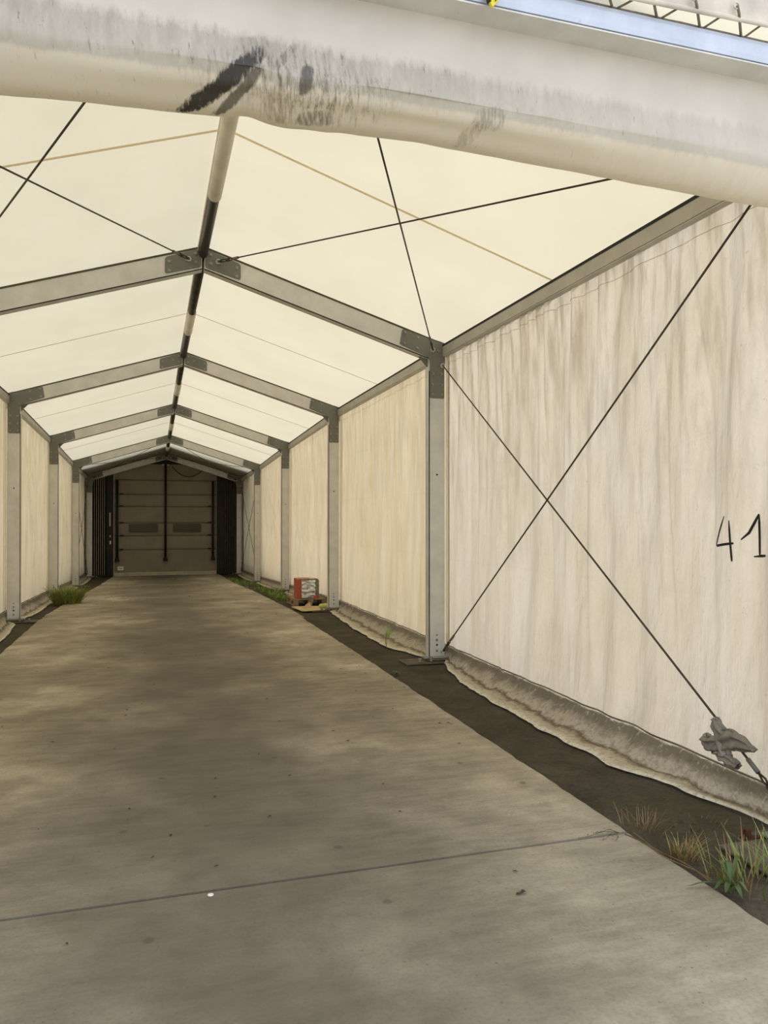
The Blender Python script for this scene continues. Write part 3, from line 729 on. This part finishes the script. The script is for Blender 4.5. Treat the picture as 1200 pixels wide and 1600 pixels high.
for s, nm in ((-1, 'left'), (1, 'right')):
    b = empty('dock_bellows', (s*2.22, 28.0, ZS[5])); tag(b, 'black pleated dock bellows standing %s of the dark door' % nm, 'bellows', 'pleated bellows beside the dock door')
    n = 6; xs = [-.20+.40*k/(2*n) for k in range(2*n+1)]
    mb = MB(); zt = lambda x: roofz(s*2.22+x)-.16
    F = [(x, (0 if k % 2 else .12), 0) for k, x in enumerate(xs)]
    v = [(x, y, .05) for x, y, _ in F]+[(x, y, zt(x)) for x, y, _ in F]+[(x, .2, .05) for x, y, _ in F]+[(x, .2, zt(x)) for x, y, _ in F]; m_ = len(F)
    mb.add(v, [(k, k+1, k+1+m_, k+m_) for k in range(m_-1)]+[(k+2*m_, k+1+2*m_, k+1+3*m_, k+3*m_) for k in range(m_-1)])
    mb.build('pleated_sheet', MT['bellow'], b)
    for k, (x, y, _) in enumerate(F):
        if k % 2:
            mb = MB(); mb.box(x-.007, x+.007, -.008, .008, .05, zt(x)); mb.build('pleat_edge', MT['pleat'] if s < 0 else MT['pleat_dull'], b)
    mb = MB(); mb.box(-.22, .22, -.02, .2, 0, .06); mb.build('base_rail', MT['bellow'], b)
mb = MB(); mb.tube([(-.40+1.02*t, -.04*math.sin(PI*t), -(.0+.30*math.sin(PI*t)**.8)+.0*t-.12*t) for t in [k/24 for k in range(25)]], .014, 7)
o = mb.build('hanging_cable', MT['black'], None, True); o.location = (.60, 27.95, 3.36); tag(o, 'black cable hanging in a loop in front of the top right of the door', 'cable')
# building behind; unseen cover added to shade the end of the tunnel roof
mb = MB(); mb.box(-12, -2.68, 28.5, 29.0, -.6, 9); mb.box(2.68, 12, 28.5, 29.0, -.6, 9); mb.box(-2.68, 2.68, 28.5, 29.0, 3.6, 9); mb.box(-2.68, 2.68, 28.5, 29.0, -.6, 3.6)
tag(mb.build('wall_back', MT['facade']), 'wall of the loading dock building behind the tunnel', 'wall', kind='structure')
mb = MB(); mb.prism([(-4.2, roofz(4.2)-.26), (0, HR-.26), (4.2, roofz(4.2)-.26), (4.2, roofz(4.2)-.10), (0, HR-.10), (-4.2, roofz(4.2)-.10)], 25.9, 28.5)
tag(mb.build('canopy', MT['facade']), 'canopy of the building shading the end of the tunnel roof', 'canopy', kind='structure')
for s in (-1, 1):
    mb = MB(); mb.box(min(s*2.69, s*2.78), max(s*2.69, s*2.78), 27.7, 28.5, -.55, 3.3)
    tag(mb.build('wall_'+('left' if s < 0 else 'right'), MT['facade']), 'dock building side return outside the far %s wall' % ('left' if s < 0 else 'right'), 'wall', kind='structure')

# ------------------------------------------------------------------ things on the ground
def paper_sheet():
    y = 24.95; mb = MB(); mb.box(-2.655, -2.640, y-.16, y+.16, 1.25+gz(y), 1.68+gz(y)) if False else None
    mb = MB(); mb.box(-2.635, -2.622, 24.55, 25.15, 1.62, 2.02)
    mb.v = [(x, y_, z-.42+gz(24.9)) for x, y_, z in mb.v]
    z0 = min(p[2] for p in mb.v); dz = 1.30-z0; mb.v = [(x, y_, z+dz) for x, y_, z in mb.v]
    tag(mb.build('notice_sheet', MT['white']), 'white sheet pinned on the far left wall', 'sheet')
paper_sheet()

def pallet():
    r = empty('pallet', (2.02, 13.90, gz(14)-.02)); tag(r, 'wooden pallet behind the second right post, carrying the red box', 'pallet')
    for k in range(5):
        y = .0+.175*k; mb = MB(); mb.box(0, .60, y, y+.12, .118, .138); mb.build('top_board', MT['wood'], r, bevel=.003)
    for x in (0, .26, .52):
        mb = MB(); mb.box(x, x+.08, 0, .82, .098, .117); mb.build('stringer', MT['wood'], r)
        mb = MB(); mb.box(x, x+.08, 0, .82, 0, .018); mb.build('bottom_board', MT['wood'], r)
        for y in (0, .36, .72): mb = MB(); mb.box(x, x+.08, y, y+.10, .019, .097); mb.build('block', MT['wood'], r, bevel=.003)
    b = empty('wrapped_box', (2.09, 13.96, gz(14)+.119)); tag(b, 'red and silver film-wrapped box standing on the pallet', 'box')
    def bx(u, v): pass
    mb = MB(); W_, D_, H_ = .40, .34, .36
    mb.box(0, W_, 0, D_, 0, H_); mb.build('carton', MT['grey_film'], b, bevel=.012)
    mb = MB(); mb.box(-.006, .075, -.010, D_+.004, -.0, H_+.006); mb.build('red_wrap', MT['red'], b, bevel=.008)
    mb = MB(); mb.box(.07, .25, .02, D_, H_, H_+.008); mb.build('red_wrap', MT['red'], b, bevel=.003)
    def ff(u, v):
        x = .075+.26*u+.012*nz(v*7, 3); z = .015+.325*v; return (x, -.004-.020*abs(math.sin(v*PI*3.6+1.2*nz(u*2, v*2)+.4))-.022*nz(u*4, v*7), z)
    grid(24, 32, ff, 'silver_film', MT['foil'], b)
    grid(16, 16, lambda u, v: (.08+.30*u, .03+.28*v, H_+.004+.012*abs(nz(u*4, v*5))), 'silver_film', MT['foil'], b)
    mb = MB(); mb.box(.335, .405, -.022, .02, .075, .335); mb.build('side_flap', MT['grey_film'], b, bevel=.006)
    mb = MB(); mb.box(.30, .405, -.024, .01, .0, .06); mb.build('red_tape', MT['red'], b, bevel=.005)
pallet()
c = empty('cardboard_sheet', (2.12, 13.0, gz(13)-.02)); tag(c, 'flattened cardboard sheet lying in front of the pallet', 'cardboard')
mb = MB(); P = [(-.24, .42), (-.17, -.20), (-.10, -.26), (.42, -.08), (.46, .10), (.40, .44)]
n = len(P); mb.add([(x, y, .025+.02*nz(x*3, y*3)) for x, y in P]+[(x, y, .034+.02*nz(x*3, y*3)) for x, y in P], [tuple(range(n))[::-1], tuple(range(n, 2*n))]+[(i, (i+1) % n, (i+1) % n+n, i+n) for i in range(n)])
mb.build('sheet', MT['card'], c)
mb = MB(); mb.add([(-.10, .10, .035), (.08, .18, .035), (.05, .20, .12), (-.0, .17, .10), (-.10, .105, .041), (.08, .188, .041), (.05, .208, .126), (-.0, .178, .106)], [(0, 1, 2, 3), (7, 6, 5, 4), (0, 4, 5, 1), (1, 5, 6, 2), (2, 6, 7, 3), (3, 7, 4, 0)])
mb.build('torn_flap', MT['card_pink'], c)
mb = MB(); rings = []
for k, (z, s) in enumerate([(0, .8), (.012, 1), (.04, 1), (.055, .85), (.06, .5)]):
    rings.append([(.085*s*math.cos(a), .06*s*math.sin(a)*(1+.2*math.sin(3*a)), z+.006*math.sin(2*a)) for a in [2*PI*j/14 for j in range(14)]])
mb.loft(rings); o = mb.build('sponge', MT['greenish'], None, True); o.location = (2.40, 13.12, gz(13)+.020); tag(o, 'pale yellow-green sponge lying on the cardboard sheet', 'sponge')

# anchor pads of the entrance frame
a = empty('anchor_pad', (2.36, 3.08, -.030)); tag(a, 'flat anchor plate with a rusty bolt on the soil at lower right', 'anchor plate')
mb = MB(); mb.prism([(0, 0)], 0, 0) if False else None
mb = MB(); P = [(-.05, -.03), (.22, -.09), (.26, .10), (-.03, .07), (-.07, .03)]; n = len(P)
mb.add([(x, y, 0) for x, y in P]+[(x, y, .010) for x, y in P], [tuple(range(n))[::-1], tuple(range(n, 2*n))]+[(i, (i+1) % n, (i+1) % n+n, i+n) for i in range(n)]); mb.build('plate', MT['pad'], a)
mb = MB(); mb.tube([(-.02, .02, .012), (-.02, .02, .022)], .034, 14); mb.tube([(-.02, .02, .022), (-.02, .02, .058)], [.020, .018], 6); mb.tube([(-.02, .02, .02), (.05, -.01, .024), (.07, -.03, .014)], .009, 6); mb.build('rusty_bolt', MT['rust'], a)
mb = MB(); mb.tube([(.20, -.04, .012), (.20, -.04, .04)], .03, 6); mb.build('rusty_bolt', MT['rust'], a)

# rag knotted round the tensioner
def rag():
    c = (2.585, 3.50, .305); r = empty('knotted_rag', c); tag(r, 'grey plastic rag knotted around the cable tensioner at lower right', 'rag')
    # coordinates: local y decreasing = towards the right of the picture
    def lobe(pts, wid, nm):
        # pts: centre line (y,z), wid: half width; crumpled double sheet
        def fn(u, v):
            t = u*(len(pts)-1); k = min(int(t), len(pts)-2); t -= k
            y = pts[k][0]+(pts[k+1][0]-pts[k][0])*t; z = pts[k][1]+(pts[k+1][1]-pts[k][1])*t
            d = Vector((pts[k+1][0]-pts[k][0], pts[k+1][1]-pts[k][1])).normalized(); w = wid[k]+(wid[k+1]-wid[k])*t
            a = 2*PI*v; q = math.cos(a)*w; th = math.sin(a)*(.010+.22*w)
            cr = .010*math.sin(5*v*2*PI+7*u)+.014*nz(u*5, v*6, len(pts)+wid[0]*50)
            return (-.02+th+cr, y-d.y*q, z+d.x*q+.5*cr)
        grid(20, 30, fn, nm, MT['rag'], r)
    lobe([(.095, .135), (.075, .11), (.05, .06), (.03, .0), (.01, -.05)], [.006, .030, .042, .046, .04], 'knot')
    lobe([(.04, .03), (-.02, .045), (-.08, .05), (-.15, .045), (-.21, .035)], [.055, .058, .050, .030, .002], 'rag_tail')
    lobe([(.03, -.02), (.09, -.02), (.14, -.018), (.185, .0)], [.05, .045, .042, .028], 'rag_tail')
    lobe([(.07, -.05), (.02, -.06), (-.03, -.075), (-.09, -.085)], [.02, .034, .030, .018], 'rag_tail')
rag()

# ------------------------------------------------------------------ plants
def blade(mb, x, y, z, h, w, ang, lean, curl, n=5):
    dx, dy = math.cos(ang), math.sin(ang); px, py = -dy, dx; v = []
    for k in range(n+1):
        t = k/n; r = lean*t+curl*t*t; ww = w*(1-t)**.7*(.6+.8*min(1, t*3)) if k < n else .0006
        cx, cy, cz = x+dx*r, y+dy*r, z+h*t*(1-.35*curl/max(h, .01)*t)
        v += [(cx-px*ww, cy-py*ww, cz), (cx+px*ww, cy+py*ww, cz), (cx+dx*ww*.4, cy+dy*ww*.4, cz-ww*.4)]
    f = []
    for k in range(n):
        a = 3*k; f += [(a, a+2, a+5, a+3), (a+2, a+1, a+4, a+5), (a+1, a, a+3, a+4)]
    mb.add(v, f)
def tuft(name, loc, n, R, h, w, mat, label, cat='grass', kind=None, group=None, mats=None):
    mb = MB(); mb2 = MB()
    for k in range(n):
        a = random.uniform(0, 2*PI); r = R*random.random()**.7; hh = h*random.uniform(.45, 1.1)
        x, y = r*math.cos(a), r*math.sin(a)
        q = mb2 if (mats and random.random() < .3) else mb
        blade(q, x, y, -.01, hh, w*random.uniform(.6, 1.2), a+random.uniform(-.9, .9), hh*random.uniform(.1, .6), hh*random.uniform(0, .6))
    if mats:
        root = empty(name, loc); mb.build('green_blades', mat, root); mb2.build('dry_blades', mats, root); o = root
    else:
        o = mb.build(name, mat); o.location = loc
    return tag(o, label, cat, group, kind)
tuft('grass_tuft', (2.0, 2.74, -.02), 70, .16, .20, .0035, MT['grass'], 'green grass tuft at the slab edge in the lower right corner', mats=MT['dry'])
tuft('grass_tuft', (2.20, 2.66, -.02), 50, .12, .22, .003, MT['grass'], 'tall thin green grass near the anchor plate at the right edge', mats=MT['grass_y'])
tuft('dry_grass_tuft', (1.90, 3.02, -.02), 80, .07, .12, .002, MT['dry'], 'brown dry grass tuft on the soil right of the joint end', mats=MT['grass_y'])
tuft('dry_grass_tuft', (1.92, 3.36, -.02), 46, .12, .10, .0018, MT['dry'], 'sparse dried stalks where the joint meets the soil')
tuft('grass_tuft', (2.22, 3.30, -.02), 26, .16, .04, .003, MT['leaf'], 'low green weeds on the soil under the wall hem', kind='stuff')
def weed(name, loc, n, L, w, mat, label, up=.35):
    mb = MB()
    for k in range(n):
        a = 2*PI*k/n+random.uniform(-.3, .3); l = L*random.uniform(.7, 1.15); v = []; m_ = 6
        for j in range(m_+1):
            t = j/m_; r = l*t; z = up*l*math.sin(PI*t*.8)+.004; ww = w*math.sin(PI*(.08+.9*t))
            v += [(r*math.cos(a)-ww*math.sin(a), r*math.sin(a)+ww*math.cos(a), z+.002), (r*math.cos(a), r*math.sin(a), z-.003), (r*math.cos(a)+ww*math.sin(a), r*math.sin(a)-ww*math.cos(a), z+.002)]
        mb.add(v, [(3*j, 3*j+1, 3*j+4, 3*j+3) for j in range(m_)]+[(3*j+1, 3*j+2, 3*j+5, 3*j+4) for j in range(m_)])
    o = mb.build(name, mat, None, True); o.location = loc; return tag(o, label, 'weed')
def leaves(name, loc, spec, mat, label, cat='weed'):
    mb = MB()
    for a, L, w, up in spec:                          # angle, length, half width, rise
        a = math.radians(a); v = []; m_ = 7
        for j in range(m_+1):
            t = j/m_; r = L*t; z = up*L*math.sin(PI*min(1, t*1.1)*.9)+.003; ww = w*math.sin(PI*(.06+.92*t))**.8
            v += [(r*math.cos(a)-ww*math.sin(a), r*math.sin(a)+ww*math.cos(a), z+.15*ww), (r*math.cos(a), r*math.sin(a), z-.25*ww), (r*math.cos(a)+ww*math.sin(a), r*math.sin(a)-ww*math.cos(a), z+.15*ww)]
        mb.add(v, [(3*j, 3*j+1, 3*j+4, 3*j+3) for j in range(m_)]+[(3*j+1, 3*j+2, 3*j+5, 3*j+4) for j in range(m_)])
    o = mb.build(name, mat, None, True); o.location = loc; return tag(o, label, cat)
leaves('leafy_weed', (1.87, 2.68, .0), [(165, .20, .007, .12), (190, .11, .010, .35), (215, .09, .012, .4), (250, .12, .011, .3), (285, .08, .010, .5), (60, .10, .012, .9), (20, .12, .010, 1.0), (120, .09, .010, 1.1)], MT['leaf'], 'broad-leaved green weed spreading over the slab edge at lower right')
cw = empty('creeping_weed', (1.74, 3.30, .0)); tag(cw, 'small dark weed creeping from the end of the slab joint', 'weed')
mb = MB(); mbl = MB()
for a, L in ((178, .22), (200, .14), (160, .12), (225, .10)):
    a = math.radians(a); P = [(L*t*math.cos(a), L*t*math.sin(a)+.012*math.sin(6*t), .004+.012*math.sin(PI*t)) for t in [k/6 for k in range(7)]]
    mb.tube(P, .0011, 4)
    for p in P[2:]:
        b = random.uniform(0, 6.3); l = random.uniform(.008, .018)
        mbl.add([p, (p[0]+l*math.cos(b)-.003*math.sin(b), p[1]+l*math.sin(b)+.003*math.cos(b), p[2]+.006), (p[0]+1.9*l*math.cos(b), p[1]+1.9*l*math.sin(b), p[2]+.003), (p[0]+l*math.cos(b)+.003*math.sin(b), p[1]+l*math.sin(b)-.003*math.cos(b), p[2]+.006)], [(0, 1, 2, 3)])
mb.build('stems', MT['dead'], cw); mbl.build('leaves', MT['leaf'], cw)
v_ = empty('dry_vine', (0, 0, .0)); tag(v_, 'thin dry vine stems lying along the near slab edge', 'vine')
for off in (0, .035):
    mb = MB(); mb.tube([(1.76+off+(.075-off)*t+.012*math.sin(9*t+off*40), 3.28-.52*t, .004-.004*t) for t in [k/20 for k in range(21)]], .0028, 5); mb.build('stem', MT['dry_stem'], v_, True)
# sprout with a single leaf
sp_ = empty('sprout', (1.90, 7.75, -.02)); tag(sp_, 'single tall sprout with one green leaf in the soil strip', 'plant')
mb = MB(); mb.tube([(0, 0, 0), (.01, .01, .14), (-.01, 0, .28), (.0, .0, .36)], .003, 5); mb.build('stem', MT['leaf'], sp_)
mb = MB()
for ang, z, L in ((0.6, .30, .15), (3.4, .24, .04)):
    v = []
    for j in range(7):
        t = j/6; ww = L*.22*math.sin(PI*(.05+.93*t)); x = math.cos(ang)*L*.35*t; y = math.sin(ang)*L*.35*t; v += [(x-ww, y, z+L*.85*t), (x, y-.006, z+L*.85*t), (x+ww, y, z+L*.85*t)]
    mb.add(v, [(3*j, 3*j+1, 3*j+4, 3*j+3) for j in range(6)]+[(3*j+1, 3*j+2, 3*j+5, 3*j+4) for j in range(6)])
mb.build('leaf', MT['grass'], sp_)
weed('leafy_weed', (1.88, 7.35, -.02), 6, .09, .012, MT['leaf'], 'small pale weed on the soil below the tall sprout', .3)
tuft('grass_tuft', (-2.08, 16.1, gz(16.1)-.02), 560, .24, .42, .008, MT['grass'], 'thick green grass tuft at the foot of the third left post', mats=MT['grass_y'])
tuft('grass_tuft', (-2.28, 13.2, gz(13)-.02), 40, .20, .05, .005, MT['leaf'], 'low weeds beside the foot of the second left post', kind='stuff')
def patch(name, x0, x1, y0, y1, n, h, label):
    mb = MB()
    for k in range(n):
        x = random.uniform(x0, x1); y = random.uniform(y0, y1)
        if nz(x*2.2, y*.9, 3) < -.18: continue
        hh = h*random.uniform(.4, 1.2); blade(mb, x, y, gz(y)-.03, hh, .006, random.uniform(0, 6.3), hh*.4, hh*.3, 3)
    tag(mb.build(name, MT['grass']), label, 'grass', kind='stuff')
patch('grass_patch', 1.95, 2.55, 15.4, 18.2, 1600, .12, 'green grass growing behind the pallet at the third right post')
patch('grass_patch', 1.80, 2.35, 18.4, 25.2, 1800, .08, 'low grass along the right slab edge in the far bays')
# litter
mb = MB()
for k in range(420):
    y = random.choice([random.uniform(12, 27), random.uniform(17, 26), random.uniform(3, 14)]); x = random.uniform(-1.8, 1.75)
    if y > 14 and random.random() < .5: x = random.uniform(-1.6, .8)
    s = random.uniform(.008, .024)*(1.5 if y > 15 else .7); a = random.uniform(0, 6.3); z = gz(y)+.003
    mb.add([(x+s*math.cos(a), y+s*math.sin(a), z), (x-s*.4*math.sin(a), y+s*.4*math.cos(a), z+.006), (x-s*math.cos(a), y-s*math.sin(a), z+.002), (x+s*.4*math.sin(a), y-s*.4*math.cos(a), z+.004)], [(0, 1, 2, 3)])
tag(mb.build('leaf_litter', MT['dead']), 'scattered dead leaf bits over the slab', 'leaves', kind='stuff')
def disc(name, loc, r, mat, label, cat):
    mb = MB(); rings = [[(r*s*math.cos(2*PI*k/14)*(1+.1*math.sin(3*k)), r*s*math.sin(2*PI*k/14), z) for k in range(14)] for z, s in ((0, 1), (.004, .95), (.006, .5))]
    mb.loft(rings); o = mb.build(name, mat, None, True); o.location = loc; return tag(o, label, cat)
disc('paper_scrap', (-.259, 3.262, .001), .013, MT['white'], 'small white scrap lying just below the slab joint', 'scrap')
disc('paper_scrap', (1.55, 15.2, gz(15.2)+.001), .03, MT['white'], 'pale scrap on the slab in front of the far right grass', 'scrap')
leaves('dead_leaf', (.984, 2.89, .001), [(10, .030, .010, .3), (190, .022, .008, .2), (80, .014, .006, .5)], MT['dead'], 'curled dark dead leaf alone on the near right slab', 'leaf')
for x, y, r in ((1.86, 12.7, .03), (1.9, 14.9, .04), (2.0, 15.4, .035)): disc('stone', (x, y, gz(y)-.02), r, MT['pad'], {12.7: 'small stone on the soil beside the cardboard', 14.9: 'small stone at the slab edge left of the pallet', 15.4: 'small stone at the grass edge behind the pallet'}[y], 'stone')
